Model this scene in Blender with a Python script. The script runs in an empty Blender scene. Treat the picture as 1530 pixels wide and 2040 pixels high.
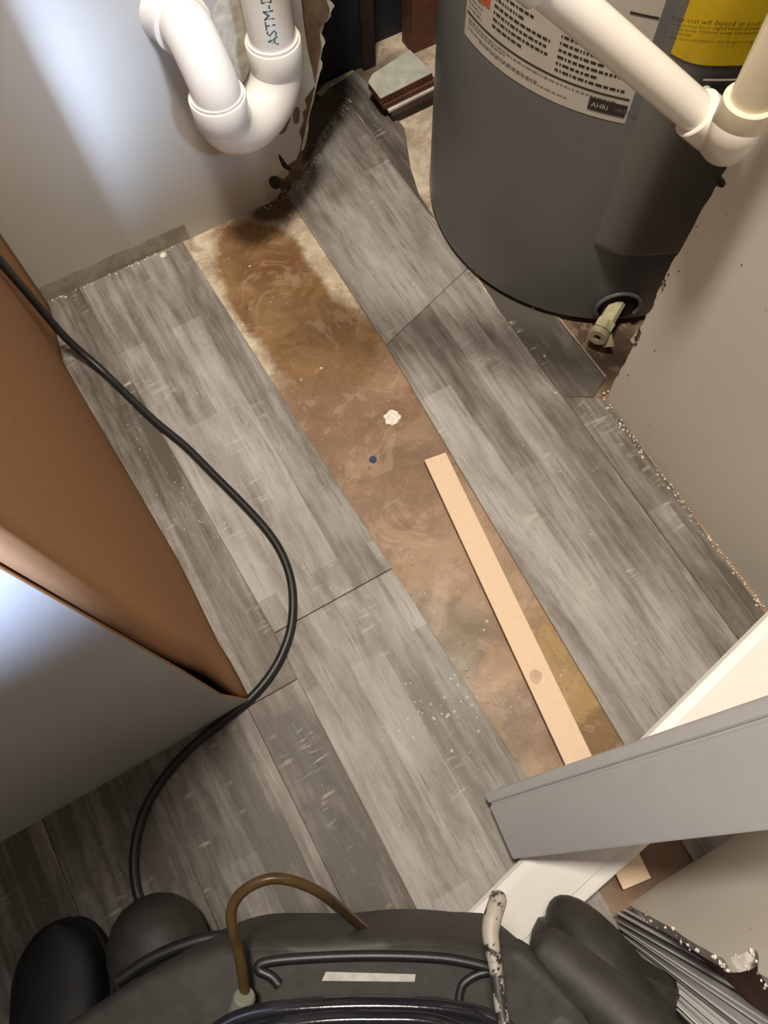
import bpy, bmesh, math, random
from mathutils import Vector, Matrix
random.seed(7)
S = bpy.context.scene
COL = S.collection
# ---------------------------------------------------------------- camera
# metres; floor z=0, +Y along the planks, camera 1 m above the floor looking almost straight down
F, CX, CY = 1500.0, 765.0, 1020.0          # image taken as 1530 x 2040
EYE = Vector((0, 0, 1.0))
_dn = Vector((797 - CX, 1581 - CY, F)).normalized(); _up = -_dn
_v = Vector((-1650 - CX, -2990 - CY, F)); _Y = (_v - _v.dot(_up) * _up).normalized(); _X = _Y.cross(_up)
ROT = Matrix((_X, _Y, _up))                # picture axes -> world
cam = bpy.data.cameras.new('camera'); cam.sensor_width = 36; cam.lens = F / 2040 * 36; cam.clip_start = 0.02
co = bpy.data.objects.new('camera', cam); COL.objects.link(co)
m = Matrix.Identity(4)
cr, cu, cb = ROT @ Vector((1, 0, 0)), ROT @ Vector((0, -1, 0)), ROT @ Vector((0, 0, -1))
for i in range(3):
    m[i][0], m[i][1], m[i][2], m[i][3] = cr[i], cu[i], cb[i], EYE[i]
co.matrix_world = m; S.camera = co

# ---------------------------------------------------------------- light
w = bpy.data.worlds.new('world'); S.world = w; w.use_nodes = True
w.node_tree.nodes['Background'].inputs[0].default_value = (0.80, 0.86, 1.0, 1)
w.node_tree.nodes['Background'].inputs[1].default_value = 0.16
def area(name, loc, target, size, power, color, spread=180, size_y=None):
    l = bpy.data.lights.new(name, 'AREA'); l.energy = power; l.color = color; l.spread = math.radians(spread)
    l.size = size
    if size_y: l.shape = 'RECTANGLE'; l.size_y = size_y
    o = bpy.data.objects.new(name, l); COL.objects.link(o); o.location = loc
    o.rotation_euler = (Vector(target) - Vector(loc)).to_track_quat('-Z', 'Y').to_euler()
    return o
area('ceiling_lamp', (0.07, 0.37, 2.25), (0.2, 0.30, 0), 0.22, 38, (1.0, 0.905, 0.775))
area('window_daylight', (0.35, -1.1, 1.75), (0.165, 0.915, 0.37), 0.12, 0.17, (0.58, 0.72, 1.0), 12)
area('window_daylight_cabinet', (-0.50, -1.5, 1.6), (-0.215, 0.192, 0.735), 0.14, 1.15, (0.55, 0.70, 1.0), 10)
S.view_settings.view_transform = 'Standard'; S.view_settings.look = 'None'
S.view_settings.gamma = 1; S.view_settings.use_curve_mapping = False
S.view_settings.exposure = 0.22
S.cycles.use_denoising = True
S.cycles.max_bounces = 6

# ---------------------------------------------------------------- picture point -> world point on a plane of the room
def ray(x, y): return ROT @ Vector(((x - CX) / F, (y - CY) / F, 1))
def G(x, y, z=0.0):
    d = ray(x, y); t = (z - EYE.z) / d.z; return EYE + d * t
def PX(x, y, v): d = ray(x, y); return EYE + d * (v / d.x)
def PY(x, y, v): d = ray(x, y); return EYE + d * (v / d.y)
def DP(x, y, dep): return EYE + ray(x, y) * dep
HC, HR = Vector((0.750, 0.668, 0)), 0.269      # water heater axis and radius
def CYL(x, y, r=HR):
    d = ray(x, y); a = d.x**2 + d.y**2; b = -2 * (d.x * HC.x + d.y * HC.y); c = HC.x**2 + HC.y**2 - r * r
    q = max(b * b - 4 * a * c, 0); t = (-b - math.sqrt(q)) / (2 * a); p = EYE + d * t
    an = math.atan2(p.y - HC.y, p.x - HC.x); return (an - 2 * math.pi if an > 0 else an), p.z

# ---------------------------------------------------------------- materials
class NT:
    def __init__(s, name):
        s.m = bpy.data.materials.new(name); s.m.use_nodes = True; s.t = s.m.node_tree; s.b = s.t.nodes['Principled BSDF']
    def n(s, typ, **kw):
        o = s.t.nodes.new(typ)
        for k, v in kw.items():
            if k.startswith('i_'):
                key = k[2:]; key = int(key) if key.isdigit() else key
                s.set(o.inputs[key], v)
            else: setattr(o, k, v)
        return o
    def set(s, inp, v):
        if hasattr(v, 'is_output') or isinstance(v, bpy.types.NodeSocket): s.t.links.new(v, inp)
        else: inp.default_value = v
    def coord(s, kind='Object', scale=(1, 1, 1), rot=(0, 0, 0), loc=(0, 0, 0)):
        c = s.n('ShaderNodeTexCoord'); mp = s.n('ShaderNodeMapping')
        s.t.links.new(c.outputs[kind], mp.inputs[0]); mp.inputs['Scale'].default_value = scale
        mp.inputs['Rotation'].default_value = rot; mp.inputs['Location'].default_value = loc
        return mp.outputs[0]
    def noise(s, vec, scale, detail=4, rough=0.55, dist=0.0):
        o = s.n('ShaderNodeTexNoise', i_Scale=scale, i_Detail=detail, i_Roughness=rough, i_Distortion=dist)
        s.t.links.new(vec, o.inputs['Vector']); return o.outputs['Fac']
    def ramp(s, fac, stops):
        o = s.n('ShaderNodeValToRGB'); s.t.links.new(fac, o.inputs[0]); e = o.color_ramp.elements
        while len(e) < len(stops): e.new(0.5)
        for q, (p, c) in zip(e, stops):
            q.position = p; q.color = (c, c, c, 1) if isinstance(c, (int, float)) else (*c, 1)
        return o.outputs[0]
    def mix(s, f, a, b, mode='MIX'):
        o = s.n('ShaderNodeMix', data_type='RGBA', blend_type=mode)
        s.set(o.inputs[0], f)
        s.set(o.inputs[6], (*a, 1) if isinstance(a, tuple) else a); s.set(o.inputs[7], (*b, 1) if isinstance(b, tuple) else b)
        return o.outputs[2]
    def math(s, op, a, b=0.0, c=0.0):
        o = s.n('ShaderNodeMath', operation=op); s.set(o.inputs[0], a); s.set(o.inputs[1], b); s.set(o.inputs[2], c); return o.outputs[0]
    def out(s, col, rough=0.6, bump=None, bs=0.3, metal=0.0, dist=0.002, spec=0.5):
        s.set(s.b.inputs['Base Color'], (*col, 1) if isinstance(col, tuple) else col)
        s.set(s.b.inputs['Roughness'], rough); s.b.inputs['Metallic'].default_value = metal
        s.b.inputs['Specular IOR Level'].default_value = spec
        if bump is not None:
            bp = s.n('ShaderNodeBump', i_Strength=bs, i_Distance=dist, i_Height=bump); s.t.links.new(bp.outputs[0], s.b.inputs['Normal'])
        return s.m
def plain(name, col, rough=0.5, metal=0.0, var=0.12, scale=25, bs=0.1, spec=0.5):
    t = NT(name); v = t.coord(); n = t.noise(v, scale, 5)
    d = tuple(c * (1 - var) for c in col); l = tuple(min(1, c * (1 + var)) for c in col)
    return t.out(t.ramp(n, [(0.3, d), (0.7, l)]), rough, t.noise(v, scale * 8, 3), bs, metal, 0.001, spec)

def mk_plank(name, dark=0.0):
    t = NT(name); uv = t.coord('UV')
    br = t.n('ShaderNodeTexBrick', offset=0.37, offset_frequency=2, squash=1.0)
    t.t.links.new(uv, br.inputs['Vector'])
    br.inputs['Scale'].default_value = 1.0; br.inputs['Mortar Size'].default_value = 0.0
    br.inputs['Brick Width'].default_value = 0.46; br.inputs['Row Height'].default_value = 0.047
    br.inputs['Color1'].default_value = (0, 0, 0, 1); br.inputs['Color2'].default_value = (1, 1, 1, 1)
    def st(sx, sy, ox=0): return t.coord('UV', (sx, sy, 1), loc=(ox, ox, 0))
    big = t.noise(st(3.2, 13), 1.0, 5, 0.6, 0.6)
    stk = t.noise(st(6, 75, 3), 1.0, 6, 0.7, 0.4)
    fine = t.noise(st(16, 300, 5), 1.0, 5, 0.75)
    blot = t.noise(st(14, 24, 8), 1.0, 6, 0.7)
    k = t.math('ADD', t.math('MULTIPLY', br.outputs['Color'], 0.13), t.math('MULTIPLY', big, 0.50))
    k = t.math('ADD', k, t.math('MULTIPLY', stk, 0.42)); k = t.math('ADD', k, t.math('MULTIPLY', blot, 0.26))
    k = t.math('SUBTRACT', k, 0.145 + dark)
    c = t.ramp(k, [(0.33, (0.095, 0.082, 0.066)), (0.43, (0.19, 0.170, 0.148)), (0.53, (0.31, 0.29, 0.268)), (0.64, (0.42, 0.40, 0.38)), (0.80, (0.53, 0.515, 0.495))])
    # dark grain lines, in streaky patches
    ln = t.ramp(fine, [(0.36, 0.0), (0.47, 1.0)]); pat = t.ramp(t.noise(st(5, 30, 11), 1, 3), [(0.44, 0.0), (0.60, 1.0)])
    g = t.math('MULTIPLY', t.math('SUBTRACT', 1.0, ln), pat)
    c = t.mix(t.math('MULTIPLY', g, 0.78), c, (0.085, 0.072, 0.058))
    # chalky cross marks in small groups
    cm = t.ramp(t.noise(st(130, 16, 2), 1, 4, 0.6, 0.8), [(0.56, 0.0), (0.66, 1.0)]); cp = t.ramp(t.noise(st(7, 20, 21), 1, 2), [(0.56, 0.0), (0.68, 1.0)])
    c = t.mix(t.math('MULTIPLY', t.math('MULTIPLY', cm, cp), 0.55), c, (0.62, 0.59, 0.53))
    # specks of dust
    sp = t.ramp(t.noise(t.coord('UV', (1, 1, 1)), 420, 2), [(0.70, 0.0), (0.76, 1.0)])
    c = t.mix(t.math('MULTIPLY', sp, 0.5), c, (0.75, 0.73, 0.68))
    return t.out(c, t.ramp(stk, [(0.3, 0.42), (0.7, 0.60)]), t.math('ADD', fine, t.math('MULTIPLY', stk, 0.8)), 0.35, dist=0.0008, spec=0.35)

def mk_concrete():
    t = NT('stained_concrete'); v = t.coord()
    sep = t.n('ShaderNodeSeparateXYZ'); t.t.links.new(v, sep.inputs[0]); X, Y = sep.outputs[0], sep.outputs[1]
    def n3(sc, d=6, r=0.62, di=0.5, lo=(0, 0, 0)): return t.noise(t.coord(loc=lo), sc, d, r, di)
    wob = t.math('MULTIPLY', t.math('SUBTRACT', n3(14, 7, 0.7, 0.3), 0.5), 1.5)
    def blob(px, py, rx, ry, soft=0.12, amt=1.0):
        g = G(px, py)
        a = t.math('POWER', t.math('DIVIDE', t.math('SUBTRACT', X, g.x), rx), 2.0)
        b = t.math('POWER', t.math('DIVIDE', t.math('SUBTRACT', Y, g.y), ry), 2.0)
        r = t.math('ADD', t.math('SQRT', t.math('ADD', a, b)), t.math('MULTIPLY', wob, amt))
        return t.ramp(t.math('MULTIPLY', r, 0.5), [(0.5 - soft, 1.0), (0.5 + soft, 0.0)])
    base = t.ramp(n3(9), [(0.32, (0.20, 0.125, 0.072)), (0.5, (0.30, 0.19, 0.115)), (0.62, (0.36, 0.245, 0.155)), (0.75, (0.30, 0.225, 0.125))])
    base = t.mix(t.ramp(n3(26, 8, 0.7), [(0.52, 0.0), (0.66, 0.55)]), base, (0.17, 0.10, 0.055))
    base = t.mix(t.ramp(n3(5, 6, 0.6, 0.3, (3, 1, 0)), [(0.5, 0.0), (0.62, 0.6)]), base, (0.40, 0.29, 0.19))
    cream = t.ramp(n3(30, 8, 0.7), [(0.3, (0.30, 0.235, 0.16)), (0.45, (0.56, 0.46, 0.34)), (0.65, (0.72, 0.63, 0.49))])
    far = t.ramp(t.math('ADD', Y, t.math('MULTIPLY', wob, 0.09)), [(0.57, 0.0), (0.63, 1.0)])
    c = t.mix(far, base, cream)
    brown = t.ramp(n3(18, 8, 0.7), [(0.3, (0.15, 0.075, 0.028)), (0.5, (0.24, 0.135, 0.055)), (0.68, (0.31, 0.19, 0.085))])
    c = t.mix(blob(545, 570, 0.075, 0.155, 0.04, 0.5), c, brown)
    c = t.mix(blob(640, 690, 0.085, 0.10, 0.08, 0.5), c, brown)
    c = t.mix(t.math('MULTIPLY', blob(560, 520, 0.04, 0.03, 0.15, 0.7), 0.6), c, (0.15, 0.055, 0.018))
    c = t.mix(blob(545, 415, 0.045, 0.03, 0.12, 0.5), c, (0.09, 0.06, 0.036))        # dirt in the corner
    c = t.mix(t.math('MULTIPLY', blob(650, 850, 0.10, 0.07, 0.15, 0.8), 0.7), c, (0.23, 0.135, 0.075))
    c = t.mix(t.math('MULTIPLY', blob(800, 980, 0.10, 0.06, 0.12, 1.0), 0.6), c, (0.22, 0.125, 0.07))
    c = t.mix(t.math('MULTIPLY', blob(900, 1100, 0.07, 0.05, 0.12, 1.0), 0.7), c, (0.38, 0.24, 0.155))
    c = t.mix(t.math('MULTIPLY', blob(890, 1270, 0.05, 0.06, 0.15, 1.0), 0.75), c, (0.215, 0.18, 0.118))
    c = t.mix(t.math('MULTIPLY', blob(1000, 1330, 0.028, 0.03, 0.08, 1.0), 0.8), c, (0.42, 0.26, 0.15))
    c = t.mix(t.math('MULTIPLY', blob(1000, 1470, 0.05, 0.04, 0.15, 0.8), 0.8), c, (0.19, 0.125, 0.075))
    c = t.mix(t.math('MULTIPLY', blob(1170, 1400, 0.05, 0.13, 0.12, 0.8), 0.85), c, (0.37, 0.24, 0.085))
    c = t.mix(t.math('MULTIPLY', blob(1200, 1465, 0.05, 0.03, 0.1, 1.0), 0.8), c, (0.17, 0.09, 0.028))
    c = t.mix(t.math('MULTIPLY', blob(1360, 1700, 0.10, 0.06, 0.15, 0.6), 0.9), c, (0.12, 0.062, 0.035))
    c = t.mix(t.math('MULTIPLY', blob(1218, 700, 0.06, 0.10, 0.2, 0.4), 0.9), c, (0.07, 0.045, 0.03))  # shade at the heater's foot, painted into the floor colour
    c = t.mix(t.ramp(n3(17, 10, 0.75, 1.2, (5, 5, 0)), [(0.50, 0.0), (0.535, 0.33)]), c, (0.16, 0.10, 0.06))
    c = t.mix(t.ramp(n3(13, 10, 0.75, 1.0, (2, 7, 0)), [(0.55, 0.0), (0.575, 0.30)]), c, (0.50, 0.36, 0.24))
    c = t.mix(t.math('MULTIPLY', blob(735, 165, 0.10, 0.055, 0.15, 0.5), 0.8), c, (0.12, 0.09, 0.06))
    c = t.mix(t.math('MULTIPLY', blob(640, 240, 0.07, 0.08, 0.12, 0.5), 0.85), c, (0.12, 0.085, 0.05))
    c = t.mix(t.ramp(n3(95, 5, 0.7), [(0.62, 0.0), (0.72, 0.35)]), c, (0.62, 0.50, 0.36))
    c = t.mix(t.ramp(n3(70, 4, 0.6, 0, (9, 2, 0)), [(0.66, 0.0), (0.72, 0.5)]), c, (0.08, 0.045, 0.02))
    return t.out(c, t.ramp(n3(12), [(0.35, 0.28), (0.65, 0.6)]), n3(60), 0.3, dist=0.001, spec=0.4)

def mk_wall(name, col, band=False):
    t = NT(name); v = t.coord(); n = t.noise(v, 6, 4)
    c = t.ramp(n, [(0.3, tuple(x * 0.95 for x in col)), (0.7, col)])
    c = t.mix(t.ramp(t.noise(v, 60, 2), [(0.74, 0.0), (0.77, 0.6)]), c, (0.25, 0.22, 0.18))
    c = t.mix(t.ramp(t.noise(t.coord(loc=(4, 2, 1)), 9, 6, 0.7), [(0.62, 0.0), (0.70, 0.25)]), c, (0.55, 0.49, 0.38))
    if band:     # strip left bare where the old baseboard was
        sp = t.n('ShaderNodeSeparateXYZ'); t.t.links.new(v, sp.inputs[0])
        h = t.math('ADD', sp.outputs[2], t.math('MULTIPLY', t.math('SUBTRACT', t.noise(t.coord(scale=(1, 1, .3)), 18, 5), 0.5), 0.02))
        mk = t.math('MULTIPLY', t.math('LESS_THAN', h, 0.034), t.math('LESS_THAN', sp.outputs[0], 0.125))
        c = t.mix(t.math('MULTIPLY', mk, 0.8), c, t.ramp(t.noise(v, 40, 5), [(0.35, (0.22, 0.18, 0.13)), (0.6, (0.36, 0.32, 0.25))]))
        dirt = t.math('MULTIPLY', t.math('LESS_THAN', h, 0.05), t.math('GREATER_THAN', sp.outputs[0], 0.27))
        c = t.mix(t.math('MULTIPLY', dirt, 0.45), c, (0.30, 0.22, 0.14))
    return t.out(c, 0.42, t.noise(v, 220, 3), 0.12, dist=0.0006, spec=0.35)

M = {}
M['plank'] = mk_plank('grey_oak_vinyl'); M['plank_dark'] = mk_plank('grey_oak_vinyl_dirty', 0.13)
M['core'] = plain('vinyl_core', (0.50, 0.44, 0.34), 0.6, var=0.3, scale=120)
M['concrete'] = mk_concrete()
M['wall'] = mk_wall('painted_drywall', (0.50, 0.48, 0.435), True)
M['wall2'] = mk_wall('painted_partition', (0.70, 0.665, 0.60))
M['gyp'] = plain('gypsum', (0.62, 0.58, 0.50), 0.9, var=0.25, scale=90, bs=0.5)
M['paper'] = plain('torn_brown_paper', (0.17, 0.105, 0.06), 0.9, var=0.3, scale=60)
M['mold'] = plain('black_mould', (0.03, 0.022, 0.016), 0.95, var=0.5, scale=150, bs=0.8)
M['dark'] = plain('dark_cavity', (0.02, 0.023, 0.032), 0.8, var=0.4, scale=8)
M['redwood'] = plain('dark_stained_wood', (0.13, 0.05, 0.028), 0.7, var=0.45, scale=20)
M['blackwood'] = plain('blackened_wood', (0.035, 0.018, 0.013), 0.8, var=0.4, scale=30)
M['pvc'] = plain('white_pvc', (0.83, 0.79, 0.72), 0.16, var=0.03, scale=10, bs=0.03)
M['pvc_hub'] = plain('pvc_fitting', (0.86, 0.81, 0.73), 0.22, var=0.04, scale=12, bs=0.03)
M['pvc_old'] = plain('aged_pvc', (0.78, 0.70, 0.53), 0.3, var=0.10, scale=22, bs=0.05)
M['ink'] = plain('printed_teal_ink', (0.02, 0.11, 0.14), 0.5)
M['steel'] = plain('grey_painted_steel', (0.125, 0.127, 0.132), 0.36, var=0.08, scale=9, bs=0.05)
M['steel_l'] = plain('grey_steel_cover', (0.155, 0.152, 0.145), 0.38, var=0.08, scale=9, bs=0.05)
M['label'] = plain('white_label_paper', (0.55, 0.53, 0.47), 0.5, var=0.06)
M['yellow'] = plain('yellow_label_paper', (0.62, 0.43, 0.012), 0.45, var=0.06)
M['black_ink'] = plain('black_ink', (0.03, 0.025, 0.022), 0.6)
M['grey_ink'] = plain('fine_print_ink', (0.20, 0.185, 0.165), 0.6)
M['olive_ink'] = plain('yellow_label_ink', (0.07, 0.045, 0.005), 0.6)
M['orange'] = plain('orange_ink', (0.65, 0.10, 0.03), 0.5)
M['brass'] = plain('cream_plastic_valve', (0.50, 0.44, 0.29), 0.45, var=0.2, scale=60)
M['black'] = plain('black_hole', (0.006, 0.006, 0.006), 0.9)
M['cab_side'] = plain('tan_particle_board', (0.36, 0.195, 0.10), 0.85, spec=0.1, var=0.06, scale=220)
M['cab_front'] = plain('white_melamine', (0.52, 0.51, 0.52), 0.38, var=0.03, scale=12, bs=0.03)
M['rubber'] = plain('black_rubber', (0.013, 0.013, 0.013), 0.42, var=0.3, scale=60)
M['shoe'] = plain('black_shoe_rubber', (0.005, 0.005, 0.007), 0.6, var=0.3)
M['mdf'] = plain('tan_mdf', (0.78, 0.585, 0.41), 0.65, var=0.035, scale=160)
M['mdf_edge'] = plain('mdf_edge', (0.33, 0.22, 0.13), 0.8, var=0.2, scale=160)
M['trim'] = plain('white_primed_trim', (0.80, 0.775, 0.73), 0.4, var=0.03, scale=30, bs=0.04)
M['trim_g'] = plain('grey_white_trim', (0.47, 0.465, 0.465), 0.4, var=0.03, scale=30, bs=0.04)
M['vac'] = plain('grey_black_plastic', (0.030, 0.028, 0.023), 0.6, var=0.3, scale=60, bs=0.15)
M['gloss'] = plain('glossy_black_plastic', (0.012, 0.012, 0.016), 0.12, var=0.2)
M['silver'] = plain('silver_sticker', (0.42, 0.40, 0.37), 0.35, var=0.25, scale=90)
M['white_block'] = plain('chalky_white_paint', (0.50, 0.50, 0.43), 0.7, var=0.18, scale=50)
M['scuff'] = plain('dark_scuff', (0.10, 0.09, 0.08), 0.8)
M['blue'] = plain('navy_plastic', (0.02, 0.03, 0.11), 0.4)
M['crumb'] = plain('plaster_crumb', (0.80, 0.77, 0.68), 0.8, var=0.2, scale=200)
t = NT('clear_yellowed_vinyl'); t.b.inputs['Transmission Weight'].default_value = 0.35; t.b.inputs['IOR'].default_value = 1.3
M['vinyl'] = t.out(t.ramp(t.noise(t.coord(), 30, 3), [(0.3, (0.060, 0.034, 0.012)), (0.7, (0.11, 0.070, 0.026))]), 0.3)
t = NT('water'); t.b.inputs['Transmission Weight'].default_value = 0.45; t.b.inputs['IOR'].default_value = 1.33
M['water'] = t.out((0.85, 0.87, 0.88), 0.03)
t = NT('chipped_paint_on_steel'); v = t.coord()
M['bar'] = t.out(t.mix(t.ramp(t.noise(v, 55, 6, 0.7), [(0.46, 0.0), (0.50, 1.0)]), (0.02, 0.017, 0.014), (0.36, 0.32, 0.27)), 0.5)

# ---------------------------------------------------------------- builders
def link(name, bm_or_me, mats, parent=None, smooth=False):
    if isinstance(bm_or_me, bmesh.types.BMesh):
        bmesh.ops.recalc_face_normals(bm_or_me, faces=bm_or_me.faces[:])
        me = bpy.data.meshes.new(name); bm_or_me.to_mesh(me); bm_or_me.free()
    else: me = bm_or_me
    for mm in (mats if isinstance(mats, (list, tuple)) else [mats]): me.materials.append(M[mm] if isinstance(mm, str) else mm)
    if smooth:
        for p in me.polygons: p.use_smooth = True
        me.set_sharp_from_angle(angle=math.radians(smooth if smooth is not True else 45))
    o = bpy.data.objects.new(name, me); COL.objects.link(o)
    if parent:
        o.parent = parent; o.matrix_parent_inverse = Matrix.Translation(-Vector(parent.location))
    return o
def thing(name, label, cat, loc=(0, 0, 0), group=None):
    o = bpy.data.objects.new(name, None); COL.objects.link(o); o.location = loc; o.empty_display_size = 0.05
    return tag(o, label, cat, group)
def tag(o, label, cat, group=None, kind=None):
    o['label'] = label; o['category'] = cat
    if group: o['group'] = group
    if kind: o['kind'] = kind
    return o
def prism(bm, top, dz=None, vec=None, mi_side=0, mi_top=0, uv=None):
    """solid between polygon `top` and the same polygon moved by vec"""
    vec = vec if vec is not None else Vector((0, 0, -dz)); n = len(top)
    a = [bm.verts.new(p) for p in top]; b = [bm.verts.new(Vector(p) + vec) for p in top]
    f = bm.faces.new(a); f.material_index = mi_top; g = bm.faces.new(b[::-1]); g.material_index = mi_side
    for i in range(n):
        q = bm.faces.new((a[i], b[i], b[(i + 1) % n], a[(i + 1) % n])); q.material_index = mi_side
    return f
def box(bm, lo, hi, mi=0):
    x0, y0, z0 = lo; x1, y1, z1 = hi
    prism(bm, [Vector(p) for p in ((x0, y0, z1), (x1, y0, z1), (x1, y1, z1), (x0, y1, z1))], z1 - z0, mi_side=mi, mi_top=mi)
def ragged(pts, amp, step=0.008, seed=1, skip=()):
    r = random.Random(seed); out = []
    for i, p in enumerate(pts):
        q = pts[(i + 1) % len(pts)]; out.append(Vector(p))
        if i in skip: continue
        L = (Vector(q) - Vector(p)).length; k = int(L / step)
        for j in range(1, k):
            s = Vector(p).lerp(Vector(q), j / k); out.append(s + Vector((r.uniform(-amp, amp), r.uniform(-amp, amp) if abs(p[2]-q[2]) < 1e-4 and abs(p[2]-pts[0][2]) < 1e-4 else 0, r.uniform(-amp, amp) if max(x[2] for x in pts) - min(x[2] for x in pts) > 1e-3 else 0)))
    return out
def catmull(pts, n=6):
    P = [Vector(p) for p in pts]; P = [P[0] * 2 - P[1]] + P + [P[-1] * 2 - P[-2]]; out = []
    for i in range(1, len(P) - 2):
        for j in range(n):
            u = j / n; a, b, c, d = P[i - 1:i + 3]
            out.append(0.5 * ((2 * b) + (c - a) * u + (2 * a - 5 * b + 4 * c - d) * u * u + (3 * b - 3 * c + d - a) * u ** 3))
    out.append(P[-2]); return out
def tube(bm, pts, rad, seg=16, cap=True, mi=0, flat=1.0):
    """swept round section; rad a number or list per point; parallel transported frame"""
    n = len(pts); R_ = rad if isinstance(rad, (list, tuple)) else [rad] * n
    T = [(pts[min(i + 1, n - 1)] - pts[max(i - 1, 0)]).normalized() for i in range(n)]
    a = T[0].orthogonal().normalized(); rings = []
    for i in range(n):
        a = (a - T[i] * a.dot(T[i])).normalized(); b = T[i].cross(a)
        rings.append([bm.verts.new(pts[i] + (a * math.cos(k * 2 * math.pi / seg) + b * math.sin(k * 2 * math.pi / seg) * flat) * R_[i]) for k in range(seg)])
    for i in range(n - 1):
        for k in range(seg):
            f = bm.faces.new((rings[i][k], rings[i][(k + 1) % seg], rings[i + 1][(k + 1) % seg], rings[i + 1][k])); f.material_index = mi
    if cap:
        bm.faces.new(rings[0][::-1]).material_index = mi; bm.faces.new(rings[-1]).material_index = mi
    return rings
def lathe(bm, c, axis, prof, seg=32, mi=0):
    """prof: list of (distance along axis, radius)"""
    ax = Vector(axis).normalized(); a = ax.orthogonal().normalized(); b = ax.cross(a); rings = []
    for d, r in prof:
        rings.append([bm.verts.new(Vector(c) + ax * d + (a * math.cos(k * 2 * math.pi / seg) + b * math.sin(k * 2 * math.pi / seg)) * max(r, 1e-5)) for k in range(seg)])
    for i in range(len(rings) - 1):
        for k in range(seg):
            bm.faces.new((rings[i][k], rings[i][(k + 1) % seg], rings[i + 1][(k + 1) % seg], rings[i + 1][k])).material_index = mi
    bm.faces.new(rings[0][::-1]).material_index = mi; bm.faces.new(rings[-1]).material_index = mi
def bevel(o, w, seg=2):
    b = o.modifiers.new('bevel', 'BEVEL'); b.width = w; b.segments = seg; b.limit_method = 'ANGLE'; b.angle_limit = math.radians(40)
def text_mesh(s, size):
    c = bpy.data.curves.new('t', 'FONT'); c.body = s; c.size = size; c.resolution_u = 1
    o = bpy.data.objects.new('t', c); COL.objects.link(o); bpy.context.view_layer.update()
    me = bpy.data.meshes.new_from_object(o.evaluated_get(bpy.context.evaluated_depsgraph_get()))
    vs = [v.co.copy() for v in me.vertices]; fs = [tuple(p.vertices) for p in me.polygons]
    bpy.data.objects.remove(o); bpy.data.curves.remove(c); bpy.data.meshes.remove(me)
    return vs, fs

# ================================================================= FLOOR
TH = 0.005
bm = bmesh.new(); box(bm, (-1.5, -1.2, -0.05), (1.6, 1.75, 0.0))
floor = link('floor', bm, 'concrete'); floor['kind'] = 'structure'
def plank(px, seed, mats=('plank', 'core'), tongue=None, z=TH, world=None, th=TH - 0.0004):
    pts = world or [G(x, y, z) for x, y in px]
    pts = [Vector(p) for p in pts]
    # keep a hairline joint between neighbours
    c = sum(pts, Vector()) / len(pts)
    bm = bmesh.new(); f = prism(bm, pts, th, mi_side=1, mi_top=0)
    uvl = bm.loops.layers.uv.new('UVMap'); r = random.Random(seed); ou, ov = r.uniform(0, 40), r.uniform(0, 40)
    for fc in bm.faces:
        for l in fc.loops: l[uvl].uv = (l.vert.co.y + ou, l.vert.co.x + ov)
    o = link('plank', bm, list(mats), floor)
    bevel(o, 0.0007, 1)
    if tongue:
        a, b = tongue; a = Vector(a); b = Vector(b); n = (b - a).cross(Vector((0, 0, 1))).normalized() * 0.0055
        a.z = b.z = z - 0.0022
        bm = bmesh.new(); prism(bm, [a, b, b + n, a + n], 0.0012)
        t_ = link('tongue', bm, 'core', o)
    return o
J = 0.0008
# bare strip's left neighbour: two planks meeting at a butt joint
def W(x, y, z=TH): return Vector((x, y, z))
Ax = lambda y: 0.1115 + (0.915 - y) * 0.0352          # right edge of that row
Bx = lambda y: 0.306 - max(0, 0.60 - y) * 0.040 - max(0, .915 - y) * 0.004
Cx = lambda y: 0.4925 - (1.05 - y) * 0.0100
plank(None, 11, world=[W(-0.069, .912), W(Ax(.912), .912), W(Ax(.257), .257), W(-0.046, .257)])
plank(None, 12, world=[W(-0.046, .256), W(Ax(.256), .256), W(Ax(-.36), -.36), W(-0.046, -.36)])
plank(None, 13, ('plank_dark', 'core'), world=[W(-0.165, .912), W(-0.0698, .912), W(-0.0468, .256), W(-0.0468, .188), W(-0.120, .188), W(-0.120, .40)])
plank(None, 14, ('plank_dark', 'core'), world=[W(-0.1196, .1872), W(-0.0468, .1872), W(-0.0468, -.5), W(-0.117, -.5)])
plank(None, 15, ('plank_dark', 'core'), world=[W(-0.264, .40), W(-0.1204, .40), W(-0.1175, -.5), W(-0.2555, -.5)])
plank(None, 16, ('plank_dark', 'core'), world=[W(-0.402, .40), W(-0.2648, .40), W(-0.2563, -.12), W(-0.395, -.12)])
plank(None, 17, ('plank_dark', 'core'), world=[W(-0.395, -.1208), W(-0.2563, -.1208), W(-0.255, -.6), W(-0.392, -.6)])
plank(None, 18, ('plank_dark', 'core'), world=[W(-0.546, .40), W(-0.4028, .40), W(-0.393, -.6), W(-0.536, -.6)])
plank(None, 19, ('plank_dark', 'core'), world=[W(-0.70, .40), W(-0.5468, .40), W(-0.5368, -.6), W(-0.69, -.6)])
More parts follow.
